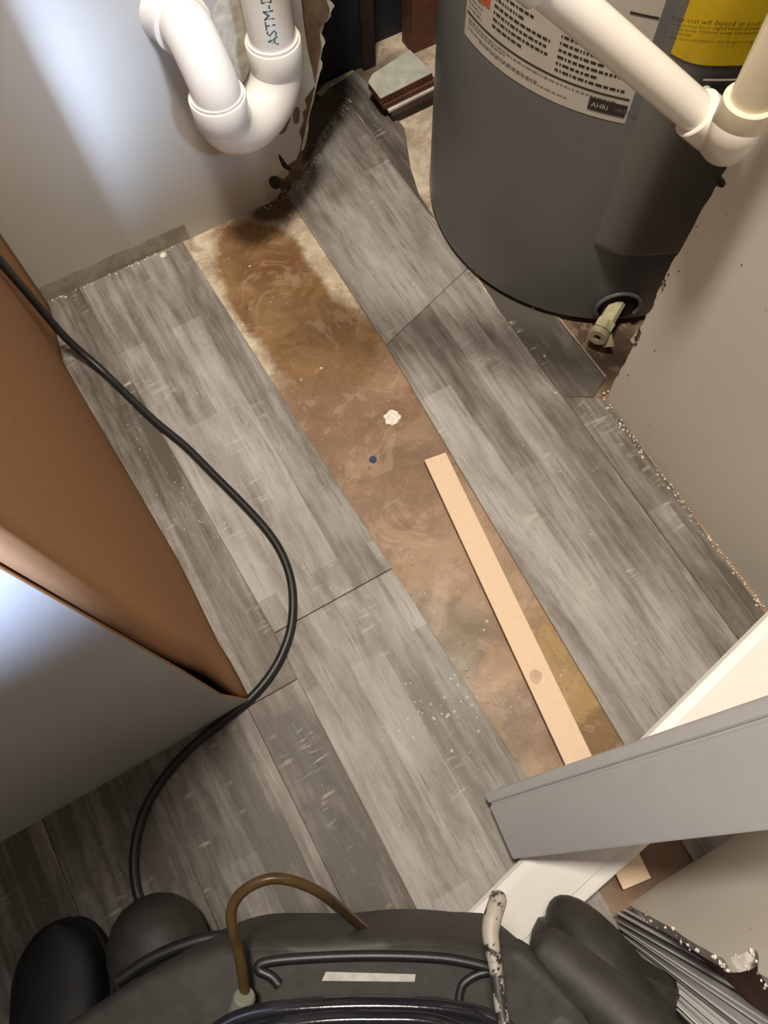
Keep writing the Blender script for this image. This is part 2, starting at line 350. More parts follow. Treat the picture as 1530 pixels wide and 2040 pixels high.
# right hand row, upper plank with saw-cut dusty end, lower plank
up_end = [G(585, 372, TH), G(596, 352, TH), G(612, 332, TH), G(616, 312, TH), G(628, 293, TH), G(633, 272, TH), G(645, 256, TH), G(655, 240, TH), G(670, 222, TH), G(680, 205, TH), G(692, 192, TH)]
jl, jr = G(777, 682, TH), G(879, 584, TH); sl = (jr.y - jl.y) / (jr.x - jl.x)
jb = W(Bx(jl.y), jl.y); jc = W(Cx(.637), jl.y + (Cx(.637) - jl.x) * sl)
plank(None, 31, world=[G(570, 385, TH)] + up_end + [W(Cx(1.0), 1.0), jc, jb], tongue=(G(692, 196), G(990, 610)))
e = Vector((0.0, -0.0008, 0))
plank(None, 34, world=[jb + e, jc + e, W(Cx(-.062), -.062), W(Cx(-.10), -.24), W(Bx(-.24), -.24), W(Bx(.2), .2)])
# darker planks tucked along the heater and the partition
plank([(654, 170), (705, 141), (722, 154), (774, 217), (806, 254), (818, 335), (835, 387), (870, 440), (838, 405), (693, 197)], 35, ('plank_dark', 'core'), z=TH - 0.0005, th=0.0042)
for o in [COL.objects[-1]]: pass
g1 = [(930, 515), (941, 531), (962, 538), (985, 546), (1020, 560), (1058, 564), (1207, 752), (1183, 790)]
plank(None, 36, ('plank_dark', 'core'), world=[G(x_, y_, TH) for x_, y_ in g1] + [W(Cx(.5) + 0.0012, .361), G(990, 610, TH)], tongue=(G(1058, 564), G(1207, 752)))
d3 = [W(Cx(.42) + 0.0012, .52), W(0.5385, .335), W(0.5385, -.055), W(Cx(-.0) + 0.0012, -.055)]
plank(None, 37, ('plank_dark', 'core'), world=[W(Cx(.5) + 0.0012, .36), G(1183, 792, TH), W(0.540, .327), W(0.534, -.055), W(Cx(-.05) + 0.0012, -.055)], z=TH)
plank([(630, 185), (652, 163), (703, 138), (706, 142), (656, 172), (640, 190)], 38, ('core', 'core'), z=TH * 1.6, th=0.004)
# saw dust along the cut end
def crumbs(name, spots, mat, parent=None, hmin=0.0006, hmax=0.0025):
    bm = bmesh.new(); r = random.Random(5)
    for p, s in spots:
        k = r.randint(4, 6); a0 = r.uniform(0, 6); h = s * r.uniform(0.5, 0.9)
        base = [bm.verts.new(p + Vector((math.cos(a0 + i * 6.283 / k) * s * r.uniform(.6, 1.2), math.sin(a0 + i * 6.283 / k) * s * r.uniform(.6, 1.2), 0))) for i in range(k)]
        top = bm.verts.new(p + Vector((0, 0, h)))
        bm.faces.new(base[::-1])
        for i in range(k): bm.faces.new((base[i], base[(i + 1) % k], top))
    return link(name, bm, mat, parent)
rr = random.Random(9); sp = []
for i in range(len(up_end) - 1):
    for _ in range(14):
        q = up_end[i].lerp(up_end[i + 1], rr.random()) + Vector((rr.uniform(0, .014), rr.uniform(-.012, .0), 0.0)); q.z = TH; sp.append((q, rr.uniform(.0005, .0018)))
tag(crumbs('sawdust', sp, 'crumb'), 'pale saw dust along the cut plank end by the broken wall', 'dust', kind='stuff')
sp = []
for _ in range(170):          # crumbs on planks
    x, y = rr.uniform(150, 1180), rr.uniform(560, 1700); q = G(x, y, TH)
    if Ax(q.y) < q.x < Bx(q.y) or q.x < -.11 or q.x > .49: continue
    sp.append((q, rr.choice([.0004, .0005, .0007, .0011])))
for _ in range(90):
    q = G(rr.uniform(215, 480), rr.uniform(760, 1080), TH)
    if q.x < -.11: continue
    sp.append((q, rr.uniform(.0005, .0012)))
for _ in range(90):            # crumbs on bare concrete
    y = rr.uniform(-.05, .88); q = W(rr.uniform(Ax(y) + .004, Bx(y) - .004), y, 0.0); sp.append((q, rr.choice([.0004, .0006, .0010])))
for p, s in [((640, 733), .003), ((365, 488), .0022), ((497, 530), .0018), ((577, 428), .002), ((600, 756), .0015), ((413, 486), .002)]: sp.append((G(*p), s))
for _ in range(120):           # along the partition foot
    y = rr.uniform(-.04, .33); sp.append((W(.5395 - rr.random() ** 2 * .010, y, TH), rr.uniform(.0006, .0018)))
for x, y in [(1203, 783), (1212, 780), (1227, 788), (1085, 709), (1062, 614), (1108, 782)]: sp.append((G(x, y, TH), .0022))
tag(crumbs('plaster_crumbs', sp, 'crumb'), 'white plaster crumbs scattered over the planks and bare concrete', 'debris', kind='stuff')
sp = []
for px, py in [(795, 1440), (812, 1433), (808, 1362), (795, 1456), (858, 1403), (834, 1418), (885, 1390), (893, 1424), (865, 1432), (905, 1345), (912, 1365), (950, 1430), (953, 1457), (898, 1352), (905, 1418), (890, 1428), (822, 1470), (800, 1483), (838, 1397), (880, 1422), (793, 1362), (900, 1496), (862, 1430), (930, 1390), (918, 1398), (940, 1405), (826, 1399)]:
    sp.append((G(px, py, TH), rr.uniform(.0012, .0024)))
for _ in range(26): sp.append((G(rr.uniform(760, 960), rr.uniform(1330, 1500), TH), rr.uniform(.0006, .0013)))
bm = bmesh.new()
for p, s in sp:
    lathe(bm, p, (0, 0, 1), [(0, s), (s * .25, s * .92), (s * .42, s * .6), (s * .5, s * .15)], 10)
tag(link('water_droplets', bm, 'water', smooth=80), 'clear water droplets beaded on the light grey plank', 'water', kind='stuff')
bm = bmesh.new()
for px, py, s in [(797, 1095, .0018), (805, 1115, .0016), (880, 1110, .0014), (970, 1238, .003), (964, 1255, .002), (826, 1182, .0015), (846, 1182, .0014), (870, 1210, .0014), (915, 1280, .0016), (790, 1103, .001), (1006, 1395, .0014), (884, 1103, .001)]:
    lathe(bm, G(px, py, 0), (0, 0, 1), [(0, s), (s * .25, s * .92), (s * .42, s * .6), (s * .5, s * .15)], 10)
tag(link('water_drops', bm, 'water', smooth=80), 'clear drops of water standing on the bare stained concrete', 'water', kind='stuff')
# dried paint spot, blue cap, plaster flake
r = random.Random(3)
def flake(name, px, py, rad, mat, label, cat, z=0.0, th=0.0012, k=12):
    c = G(px, py, z + th); bm = bmesh.new()
    prism(bm, [c + Vector((math.cos(i * 6.283 / k), math.sin(i * 6.283 / k), 0)) * rad * r.uniform(.78, 1.12) for i in range(k)], th)
    return tag(link(name, bm, mat), label, cat)
flake('plaster_blob', 781, 831, .0128, 'crumb', 'round white plaster blob stuck on the brown stained concrete', 'plaster', th=.0008, k=18)
flake('plaster_flake', 325, 508, .0058, 'crumb', 'white plaster flake on the plank by the left wall foot', 'plaster', z=TH, k=8)
bm = bmesh.new(); lathe(bm, G(743, 916), (0, 0, 1), [(0, .0054), (.0016, .0054), (.0022, .0045)], 20)
tag(link('bottle_cap', bm, 'blue', smooth=30), 'small navy blue round cap lying on the bare concrete', 'cap')
# MDF strip lying in the gap, running under the white boards
c0, c1 = G(845, 916, .012), G(888, 901, .012); d0 = G(1249, 1770, .012); ax_ = (G(1127, 1525, .012) - c0).normalized()
L = (d0 - c0).length; d0 = c0 + ax_ * L; d1 = c1 + (G(1181, 1508, .012) - c1).normalized() * L
bm = bmesh.new(); prism(bm, [c0, c1, d1, d0], .012, mi_side=1)
bm2 = bmesh.new(); gk = G(1068, 1348, .0123); prism(bm2, [gk + Vector((math.cos(i * 6.283 / 14) * .009, math.sin(i * 6.283 / 14) * .009, 0)) * r.uniform(.8, 1.1) for i in range(14)], .0003)
strip = tag(link('wood_strip', bm, ['mdf', 'mdf_edge']), 'long tan fibreboard strip lying in the gap between planks', 'wood strip')
bevel(strip, .0006, 1)
M['smudge'] = plain('grey_smudge', (0.60, 0.43, 0.29), 0.7, var=0.15, scale=120)
link('thumb_smudge', bm2, 'smudge', strip)

# ================================================================= LEFT WALL
WY = 0.915
def on_wall(lst, y=WY): return [PY(a, b, y) for a, b in lst]
edge = on_wall([(552, 397), (560, 378), (548, 372), (540, 362), (552, 352), (566, 357), (576, 345), (571, 330), (590, 318), (597, 300), (601, 280), (596, 262), (605, 240), (603, 224), (611, 214), (607, 198), (617, 184), (628, 170), (622, 140), (612, 95), (604, 40), (600, 0), (590, -120)])
top = Vector((edge[-1].x, WY, 1.35))
poly = [Vector((-1.2, WY, 0)), Vector((edge[0].x, WY, 0))] + edge + [top, Vector((-1.2, WY, 1.35))]
bm = bmesh.new(); prism(bm, poly, vec=Vector((0, .012, 0)), mi_side=1)
wl = link('wall_left', bm, ['wall', 'gyp']); wl['kind'] = 'structure'
rg = on_wall([(600, 300), (612, 240), (622, 196), (630, 150), (634, 120), (640, 90), (636, 60), (650, 40), (657, 18), (650, 0), (655, -120)], WY + .013)
poly = [Vector((.30, WY + .013, 0.0)), Vector((rg[0].x, WY + .013, 0.02))] + rg + [Vector((rg[-1].x, WY + .013, 1.35)), Vector((.30, WY + .013, 1.35))]
bm = bmesh.new(); prism(bm, poly, vec=Vector((0, .002, 0)))
link('torn_paper', bm, 'paper', wl)
rg2 = [p + Vector((random.uniform(.004, .010), .003, random.uniform(-.003, .003))) for p in catmull(rg, 3)]
poly = [Vector((.32, WY + .0155, 0.05))] + rg2 + [Vector((rg2[-1].x, WY + .0155, 1.35)), Vector((.32, WY + .0155, 1.35))]
for p in poly: p.y = WY + .0155
bm = bmesh.new(); prism(bm, poly, vec=Vector((0, .010, 0)))
link('gypsum_core', bm, 'gyp', wl)
def patch(lst, mat, name, par, plane=None, axis='y', th=.0006, amp=.0008, sd=2):
    pts = [PY(a, b, WY - th) for a, b in lst] if axis == 'y' else [PX(a, b, plane - th) for a, b in lst]
    rnd = random.Random(sd); pts = [p + (Vector((rnd.uniform(-amp, amp), 0, rnd.uniform(-amp, amp))) if axis == 'y' else Vector((0, rnd.uniform(-amp, amp), rnd.uniform(-amp, amp)))) for p in catmull(pts + [pts[0]], 3)[:-1]]
    bm = bmesh.new(); prism(bm, pts, vec=Vector((0, th * .9, 0)) if axis == 'y' else Vector((th * .9, 0, 0)))
    return link(name, bm, mat, par)
patch([(549, 248), (556, 234), (568, 230), (579, 235), (574, 250), (567, 264), (556, 268), (549, 262)], 'paper', 'peeled_patch', wl)
patch([(583, 232), (588, 216), (595, 214), (597, 230), (594, 246), (586, 244)], 'paper', 'peeled_patch', wl)
patch([(536, 366), (538, 354), (547, 351), (557, 357), (558, 370), (551, 377), (541, 374)], 'mold', 'broken_hole', wl)
patch([(553, 308), (560, 312), (572, 328), (580, 336), (574, 340), (562, 330)], 'mold', 'broken_crack', wl)
# mould and dirt clumps in the broken corner
sp = []
for _ in range(260):
    x = rr.uniform(548, 625); y = 395 - (x - 548) * 1.35 + rr.gauss(0, 9); q = G(x, y, 0.001)
    if q.y > 0.90: sp.append((q, rr.uniform(.0012, .004)))
for _ in range(60): sp.append((G(rr.uniform(540, 600), rr.uniform(372, 402), 0.001), rr.uniform(.0008, .003)))
tag(crumbs('dirt_clumps', sp, M['paper']), 'dark crumbly dirt packed into the broken wall corner', 'dirt', kind='stuff')
# wall foot crumbs
sp = [(W(rr.uniform(-.12, .42), WY - .003 - rr.random() ** 2 * .006, TH if True else 0), rr.uniform(.0006, .0018)) for _ in range(90)]
sp = [(Vector((p.x, p.y, TH if p.x < .11 else 0)), s) for p, s in sp]
tag(crumbs('caulk_crumbs', sp, 'crumb'), 'broken caulk crumbs along the foot of the left wall', 'debris', kind='stuff')

# ================================================================= CAVITY BEHIND
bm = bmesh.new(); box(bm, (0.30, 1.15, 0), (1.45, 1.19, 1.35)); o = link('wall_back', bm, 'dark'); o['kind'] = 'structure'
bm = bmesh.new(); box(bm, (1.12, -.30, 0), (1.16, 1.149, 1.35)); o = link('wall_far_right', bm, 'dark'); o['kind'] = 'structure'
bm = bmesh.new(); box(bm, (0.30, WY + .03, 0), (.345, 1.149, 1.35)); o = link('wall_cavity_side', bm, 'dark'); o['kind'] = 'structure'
def post(px0, px1, ypx, yw, dpt, mat, name, label, cat, z1=1.3):
    a = PY(px0, ypx, yw); b = PY(px1, ypx, yw); bm = bmesh.new(); box(bm, (a.x, yw, 0.0), (b.x, yw + dpt, z1))
    o = tag(link(name, bm, mat), label, cat); bevel(o, .002, 1); return o
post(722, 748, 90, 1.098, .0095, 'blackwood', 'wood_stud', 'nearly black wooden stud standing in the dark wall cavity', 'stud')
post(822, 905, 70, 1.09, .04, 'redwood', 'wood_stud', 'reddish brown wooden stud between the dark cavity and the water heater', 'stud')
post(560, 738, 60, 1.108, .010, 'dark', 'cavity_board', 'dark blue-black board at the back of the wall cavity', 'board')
# stack of boards under a white painted block
blk = thing('subfloor_block', 'white topped block on brown wooden layers beside the water heater', 'block', G(800, 215))
def layer(lst, z1, z0, mat, name, side=None):
    bm = bmesh.new(); prism(bm, [G(a, b, z1) for a, b in lst], z1 - z0, mi_side=1 if side else 0); o = link(name, bm, [mat, side] if side else mat, blk); bevel(o, .0008, 1); return o
layer([(733, 163), (741, 147), (816, 98), (860, 140), (862, 144), (758, 196)], .048, .034, 'white_block', 'painted_top', 'redwood')
layer([(737, 172), (820, 120), (872, 158), (764, 211)], .0335, .024, 'redwood', 'wood_layer')
layer([(748, 178), (838, 130), (880, 168), (775, 221)], .0235, .018, 'gyp', 'pale_layer')
layer([(750, 180), (848, 135), (890, 180), (782, 231)], .0175, .0, 'blackwood', 'dark_layer')

# ================================================================= DRAIN TRAP ON THE LEFT WALL
tr = thing('drain_trap', 'glossy white plastic drain trap with pipe on the left wall', 'drain trap', (.26, WY, .35))
PR, HB = .0305, .0365
RY = .868
a0 = PY(543, 78, RY)                                   # rim of the riser hub
a1 = Vector((a0.x - .002, RY, a0.z + .60))
vr = Vector((0, 0, 1))
# find the other hub at a matching height
b0 = G(432, 190, a0.z - .004)
hm = (a0 + b0) / 2; hm.z = a0.z; ha = (a0 - b0) / 2; ha.z = 0; DROP = .030
u_pts = [a0 + vr * .004, a0 - vr * .012] + [hm - vr * DROP + ha * math.cos(q) - vr * .050 * math.sin(q) for q in [math.pi * k_ / 16 for k_ in range(17)]] + [b0 - vr * .010, b0 + vr * .004]
bm = bmesh.new(); tube(bm, [a0 + vr * -.01, a1], PR, 40)
riser = link('riser_pipe', bm, 'pvc', tr, smooth=60)
def hub(c, ax, r1, r0, ln, name, par, mat='pvc_hub'):
    bm = bmesh.new(); w_ = r1 - r0
    lathe(bm, c, ax, [(-ln - .006, r0 + .001), (-ln, r1 - .0005), (-.001, r1), (0, r1 - .0006), (0, r0 + .0004), (-.006, r0)], 48)
    return link(name, bm, mat, par, smooth=40)
bm = bmesh.new(); tube(bm, u_pts, [PR + .0035] * len(u_pts), 40, cap=True)
ub = link('u_bend', bm, 'pvc_hub', tr, smooth=60)
hub(a0, vr, HB, PR, .034, 'hub', tr)
tdir = vr.copy()
hub(b0, tdir, HB, PR, .034, 'hub', tr)
w0 = PY(345, 22, WY)
el = catmull([b0 - tdir * .012, b0 + tdir * .010, b0.lerp(w0, .16) + vr * .024, b0.lerp(w0, .50) + vr * .030, b0.lerp(w0, .80) + vr * .010, w0 + Vector((0, .01, 0))], 8)
bm = bmesh.new(); tube(bm, el, PR + .0005, 40)
link('trap_elbow', bm, 'pvc', tr, smooth=60)
bm = bmesh.new(); lathe(bm, w0 + Vector((0, -.0005, 0)), (0, -1, 0), [(0, .043), (.003, .042), (.014, .038), (.030, .0365), (.032, .032)], 48)
link('wall_collar', bm, 'pvc_hub', tr, smooth=40)
# printed text running up the riser
vs, fs = text_mesh('ASTM-D2665', .0185)
bm = bmesh.new(); ang0 = math.atan2(-a0.y, -a0.x) + 0.02; base = a0.z + .014
vv = [bm.verts.new((a0.x - .002 * (base + v.x - a0.z) / .6 + math.cos(ang0 - (v.y - .006) / PR) * (PR + .0004), RY + math.sin(ang0 - (v.y - .006) / PR) * (PR + .0004), base + v.x)) for v in vs]
for f in fs:
    try: bm.faces.new([vv[i] for i in f])
    except ValueError: pass
TXT = bm
link('printed_lettering', bm, 'ink', riser)
# plaster smear behind the trap
patch([(470, -40), (430, 10), (425, 60), (450, 120), (480, 170), (500, 120), (498, 40), (500, -40)], 'gyp', 'plaster_smear', wl, th=.0012, amp=.002)

# ================================================================= WATER HEATER
wh = thing('water_heater', 'grey steel water heater with white and yellow labels', 'water heater', HC)
bm = bmesh.new()
lathe(bm, HC, (0, 0, 1), [(.012, HR - .004), (.016, HR), (1.20, HR), (1.215, HR - .01), (1.22, .05)], 128)
jacket = link('jacket', bm, 'steel', wh, smooth=40)
bm = bmesh.new(); lathe(bm, HC, (0, 0, 1), [(0, HR - .012), (.012, HR - .012)], 64); link('base_ring', bm, 'black', wh)
def cylp(az, z, r): return Vector((HC.x + math.cos(az) * r, HC.y + math.sin(az) * r, z))
def cpatch(bm, az0, az1, z0, z1, r, n=24, mi=0):
    a = [[bm.verts.new(cylp(az0 + (az1 - az0) * i / n, z, r)) for i in range(n + 1)] for z in (z0, z1)]
    for i in range(n): bm.faces.new((a[0][i], a[0][i + 1], a[1][i + 1], a[1][i])).material_index = mi
# raised wiring cover
azc0, zc0 = CYL(1192, 492, HR + .004); azt, _z = CYL(1262, 215, HR + .004); azc0 = (azc0 + azt) / 2
OFF = .020; azw = math.radians(62); zb = zc0
def cover_off(u):    # u 0..1 across
    e = min(u, 1 - u) * math.degrees(azw) / 9.0
    return OFF * (1 - (1 - min(e, 1)) ** 2)
bm = bmesh.new(); n = 56; zs = [(zb, .55), (zb + .004, .85), (zb + .012, 1.0), (1.19, 1.0)]
rows = [[bm.verts.new(cylp(azc0 + azw * i / n, z, HR - .0005 + cover_off(i / n) * k)) for i in range(n + 1)] for z, k in zs]
inner = [bm.verts.new(cylp(azc0 + azw * i / n, zb + .0, HR - .004)) for i in range(n + 1)]
for a, b in zip([inner] + rows, rows):
    for i in range(n): bm.faces.new((a[i], a[i + 1], b[i + 1], b[i]))
cov = link('wiring_cover', bm, 'steel_l', wh, smooth=35)
# white label (left) with rules, word-like fine print, badge; yellow label on the cover
zlab = (CYL(926, 62)[1] + CYL(1101, 204)[1] + CYL(1249, 239)[1]) / 3; aL, _ = CYL(926, 60); aR, _ = CYL(1252, 225)
bm = bmesh.new(); cpatch(bm, aL, aR, zlab - .002, .72, HR + .0004, 48); lab = link('white_label', bm, 'label', wh, smooth=True)
def rule(z, a0_, a1_, h, mat, par, name='printed_rule', r=HR + .0008):
    bm = bmesh.new(); cpatch(bm, a0_, a1_, z - h / 2, z + h / 2, r, 40); return link(name, bm, mat, par)
_, zr = CYL(1120, 158); rule(zr, aL + .012, aR - .012, .0022, 'black_ink', lab)
_, zr2 = CYL(1250, 22); aBx, _ = CYL(1316, 40); rule(zr2, aL + .75, aR + .001 - .004, .0024, 'black_ink', lab)
aw = (aR - aL)
def fineprint(bm, z0, z1, a0_, a1_, pitch, h, seed, r=HR + .0008):
    q = random.Random(seed); z = z1
    while z > z0:
        a = a0_; end = a1_ - (q.random() ** 3) * (a1_ - a0_) * .5
        while a < end:
            wd = q.uniform(.006, .028); cpatch(bm, a, min(a + wd, a1_), z - h / 2, z + h / 2, r, 1); a += wd + .006
        z -= pitch
bm = bmesh.new()
fineprint(bm, zlab + .021, zr - .006, aL + .03, aL + aw * .93, .0062, .0016, 1)
fineprint(bm, zlab + .009, zlab + .018, aL + .03, aL + aw * .55, .0065, .0015, 2)
fineprint(bm, zlab + .003, zlab + .009, aL + .12, aL + aw * .72, .007, .0014, 9)
fineprint(bm, zr + .006, zr + .26, aL + .02, aL + aw * .14, .0055, .0016, 3)
link('fine_print', bm, 'grey_ink', lab)
bm = bmesh.new()
fineprint(bm, zr + .008, zr + .26, aL + aw * .22, aL + aw * .56, .0075, .0028, 4)
fineprint(bm, zr + .008, zr2 - .015, aL + aw * .61, aL + aw * .97, .0075, .0028, 5)
link('paragraph_print', bm, 'black_ink', lab)
ao, zo = CYL(968, 0); bm = bmesh.new(); cpatch(bm, aL + aw * .045, aL + aw * .19, zo - .005, zo + .04, HR + .0009, 6); link('warning_square', bm, 'orange', lab)
ab0, zb0 = CYL(1173, 203); ab1, _ = CYL(1252, 215)
bm = bmesh.new(); cpatch(bm, ab0, ab1 - .004, zb0 - .0075, zb0 + .0075, HR + .001, 10); bdg = link('certification_badge', bm, 'black_ink', lab)
def cyl_text(s, size, az, z, r, mat, par, maxaz=None, name='printed_lettering'):
    vs, fs = text_mesh(s, size); bm = bmesh.new()
    vv = []
    for v in vs:
        vv.append(bm.verts.new(cylp(az + v.x / r, z + v.y, r)))
    for f in fs:
        if maxaz and min(az + vs[i].x / r for i in f) > maxaz: continue
        try: bm.faces.new([vv[i] for i in f])
        except ValueError: pass
    return link(name, bm, mat, par)
cyl_text('AHRI', .0085, ab0 + .012, zb0 - .003, HR + .0014, 'label', bdg)
cyl_text('CERTIFIED', .0062, ab0 + .100, zb0 - .002, HR + .0014, 'grey_ink', bdg)
RC = HR + OFF
ay0, zy = CYL(1322, 122, RC); ay0 = azc0 + math.radians(3.0)
bm = bmesh.new(); n = 40
a = [[bm.verts.new(cylp(azc0 + azw * u, z, HR + cover_off(u) + .0006)) for u in [.03 + .92 * i / n for i in range(n + 1)]] for z in (zy, zy + .30)]
for i in range(n): bm.faces.new((a[0][i], a[0][i + 1], a[1][i + 1], a[1][i]))
yl = link('yellow_label', bm, 'yellow', cov, smooth=True)
for s, px, py, sz in [('Your cost will depend on your utility rates and use.', 1334, 40, .0066), ('\u2022  Cost range based only on models of similar capacity fueled by', 1338, 50, .0044), ('    electricity. Estimated energy cost based on a national', 1338, 59, .0044), ('    average.', 1338, 67, .0044), ('\u2022  For more information, visit ftc.gov/energy.', 1326, 76, .0046)]:
    az, z = CYL(px, py, RC + .001); cyl_text(s, sz, az, z, RC + .0014, 'olive_ink', yl)
# access door seam with painted highlight and shadow bands, and screw on the cover
_, zs_ = CYL(1420, 156, RC); a_s, _z2 = CYL(1405, 178, RC)
bm = bmesh.new(); cpatch(bm, azc0 + .16, azc0 + azw - .16, zs_ - .0012, zs_ + .0012, RC + .0022, 20); cpatch(bm, azc0 + .16, azc0 + azw - .16, zs_ - .016, zs_ - .0012, RC + .0006, 20, 1)
link('door_seam_shading', bm, ['pvc_old', 'vac'], cov)
p = cylp(a_s, _z2, RC); bm = bmesh.new(); lathe(bm, p, (math.cos(a_s), math.sin(a_s), 0), [(0, .005), (.004, .005), (.006, .003)], 16); link('screw', bm, 'silver', cov, smooth=30)
# drain opening and valve
hp = CYL(1212, 650); hc = cylp(hp[0], max(hp[1], .05), HR); hn = Vector((math.cos(hp[0]), math.sin(hp[0]), 0))
bm = bmesh.new(); lathe(bm, hc - hn * .004, hn, [(0, .030), (.0055, .030), (.006, .028)], 40); link('drain_opening', bm, 'black', wh)
tz = hn.cross(vr); pts = [hc + (tz * math.cos(k) + vr * math.sin(k)) * .032 + hn * .003 for k in [math.radians(q) for q in range(-30, 215, 7)]]
bm = bmesh.new(); tube(bm, pts, .0032, 10); link('opening_rim', bm, 'steel', wh, smooth=True)
vc = DP(1190, 672, 0); vd = ray(1190, 672); tt = (hc + hn * .035 - EYE).length / vd.length; vtip = EYE + vd * tt
vroot = hc + hn * -.004 + vr * .004
val = thing('v', '', ''); bpy.data.objects.remove(val)
bm = bmesh.new(); mid = vtip.lerp(vroot, .45); tube(bm, [vroot, mid], .012, 8)
tube(bm, [mid, mid.lerp(vtip, .5)], .015, 6)
dv = link('drain_valve', bm, 'brass', wh, smooth=30)
toe = (EYE - vtip).normalized() * .35 + (vtip - vroot).normalized() * .65; toe.normalize()
bm = bmesh.new(); lathe(bm, vtip - toe * .012, toe, [(0, .011), (.002, .0150), (.012, .0150), (.0135, .0138), (.0135, .006), (.006, .0058)], 24)
link('nozzle', bm, 'brass', dv, smooth=30)
bm = bmesh.new(); lathe(bm, vtip - toe * .006, toe, [(0, .0059), (.0015, .0059)], 20); link('nozzle_bore', bm, 'black', dv)
hd = DP(1212, 690, (vtip - EYE).dot(ROT @ Vector((0, 0, 1))) + .012); bm = bmesh.new(); tube(bm, [mid, mid.lerp(hd, .6), hd], [.006, .007, .0095], 8, flat=.6); link('valve_handle', bm, 'brass', dv, smooth=30)

# ================================================================= RIGHT PARTITION
PXx = .542; PE = .33
def onp(l, x=PXx): return [PX(a, b, x) for a, b in l]
rag = catmull(onp([(1212, 792), (1216, 778), (1232, 745), (1250, 712), (1262, 690), (1256, 676), (1273, 655), (1288, 628), (1302, 608), (1308, 585), (1318, 570), (1327, 545), (1345, 515), (1370, 470), (1400, 415), (1422, 378), (1438, 352), (1450, 330)]), 3)
for p in rag: p.x = PXx; p.y += random.uniform(-.0012, .0012); p.z = max(p.z, 0)
rag[0].z = 0; topy = PE + .005
poly = [Vector((PXx, -.215, 0))] + rag + [Vector((PXx, PE + .002, 1.35)), Vector((PXx, -.215, 1.35))]
bm = bmesh.new(); prism(bm, poly, vec=Vector((.012, 0, 0)), mi_side=1)
wr = link('wall_right', bm, ['wall2', 'gyp']); wr['kind'] = 'structure'
bm = bmesh.new(); box(bm, (PXx + .0125, -.215, 0), (PXx + .10, PE - .012, 1.35)); o = link('stud_core', bm, 'blackwood', wr)
def ppatch(l, mat, name, sd=1, amp=.0008): return patch(l, mat, name, wr, plane=PXx, axis='x', sd=sd, amp=amp)
ppatch([(1421, 352), (1430, 345), (1440, 356), (1444, 366), (1438, 374), (1428, 368)], 'mold', 'broken_hole', 4)
sp = []
def ledge_crumbs(x0, y0, x1, y1, k, s0, s1):
    for _ in range(k):
        u = rr.random(); p = PX(x0 + (x1 - x0) * u + rr.gauss(0, 2.5), y0 + (y1 - y0) * u + rr.gauss(0, 2.5), PXx - .0004); sp.append((p, rr.uniform(s0, s1)))
ledge_crumbs(1262, 690, 1277, 655, 34, .0008, .0022); ledge_crumbs(1318, 575, 1330, 545, 16, .0006, .0018); ledge_crumbs(1230, 742, 1236, 735, 6, .0006, .0014)
ledge_crumbs(1425, 352, 1440, 370, 12, .001, .002)
for x, y in [(1352, 540), (1252, 747), (1387, 452), (1478, 527), (1304, 698)]: sp.append((PX(x, y, PXx - .0004), .0012))
tag(crumbs('mould_specks', sp, 'mold'), 'black mould specks along the chipped edge of the right partition', 'mould', kind='stuff')

# ================================================================= WHITE PIPE UPPER RIGHT
pp = thing('drain_pipe', 'white plastic pipe with elbow crossing above the water heater', 'pipe', DP(1440, 270, .64))
r1 = .0165
E0 = DP(1440, 285, .630); pl = DP(1392, 228, .655); pL = DP(1070, -48, .552); d1_ = (pL - pl).normalized()
pr0 = DP(1492, 205, .59); up2 = Vector((0.0, 0, 1))
bm = bmesh.new(); tube(bm, [pl, pl + d1_ * .5], r1, 40); link('long_pipe', bm, 'pvc', pp, smooth=60)
cpl = DP(1076, 2, (DP(1070, -48, .552) - EYE).dot(ROT @ Vector((0, 0, 1)))); s0 = (cpl - pl).dot(d1_)
bm = bmesh.new(); lathe(bm, pl + d1_ * s0, d1_, [(0, r1), (0.0003, r1 + .0035), (.001, r1 + .004), (.05, r1 + .004), (.051, r1)], 40); link('coupling', bm, 'pvc_hub', pp, smooth=40)
bm = bmesh.new(); tube(bm, [pr0 - up2 * .015, pr0 + up2 * .5], r1, 40); link('upright_pipe', bm, 'pvc_old', pp, smooth=60)
hubr = r1 + .0045
bm = bmesh.new(); lathe(bm, pl + d1_ * .004, d1_, [(-.030, hubr - .001), (-.028, hubr), (-.001, hubr), (0, hubr - .001), (0, r1), (-.005, r1)], 40); link('elbow_hub', bm, 'pvc_hub', pp, smooth=40)
bm = bmesh.new(); lathe(bm, pr0 + up2 * .004, up2, [(-.026, hubr - .001), (-.024, hubr), (-.001, hubr), (0, hubr - .001), (0, r1), (-.005, r1)], 40); link('elbow_hub', bm, 'pvc_old', pp, smooth=40)
ek = catmull([pl - d1_ * .016, pl - d1_ * .030, (pl - d1_ * .040 + pr0 - up2 * .040) / 2, pr0 - up2 * .028, pr0 - up2 * .014], 8)
bm = bmesh.new(); tube(bm, ek, hubr - .0004, 40); link('elbow_body', bm, 'pvc_hub', pp, smooth=60)

# ================================================================= CABINET
CXx, CYy = -.127, .192
cb_ = thing('tall_cabinet', 'tall white fronted cabinet with a tan side panel at left', 'cabinet', (-.45, .55, 0))
bl = [G(x, y) for x, y in [(90, 625), (115, 735), (250, 968), (345, 1132), (430, 1308), (452, 1338)]]
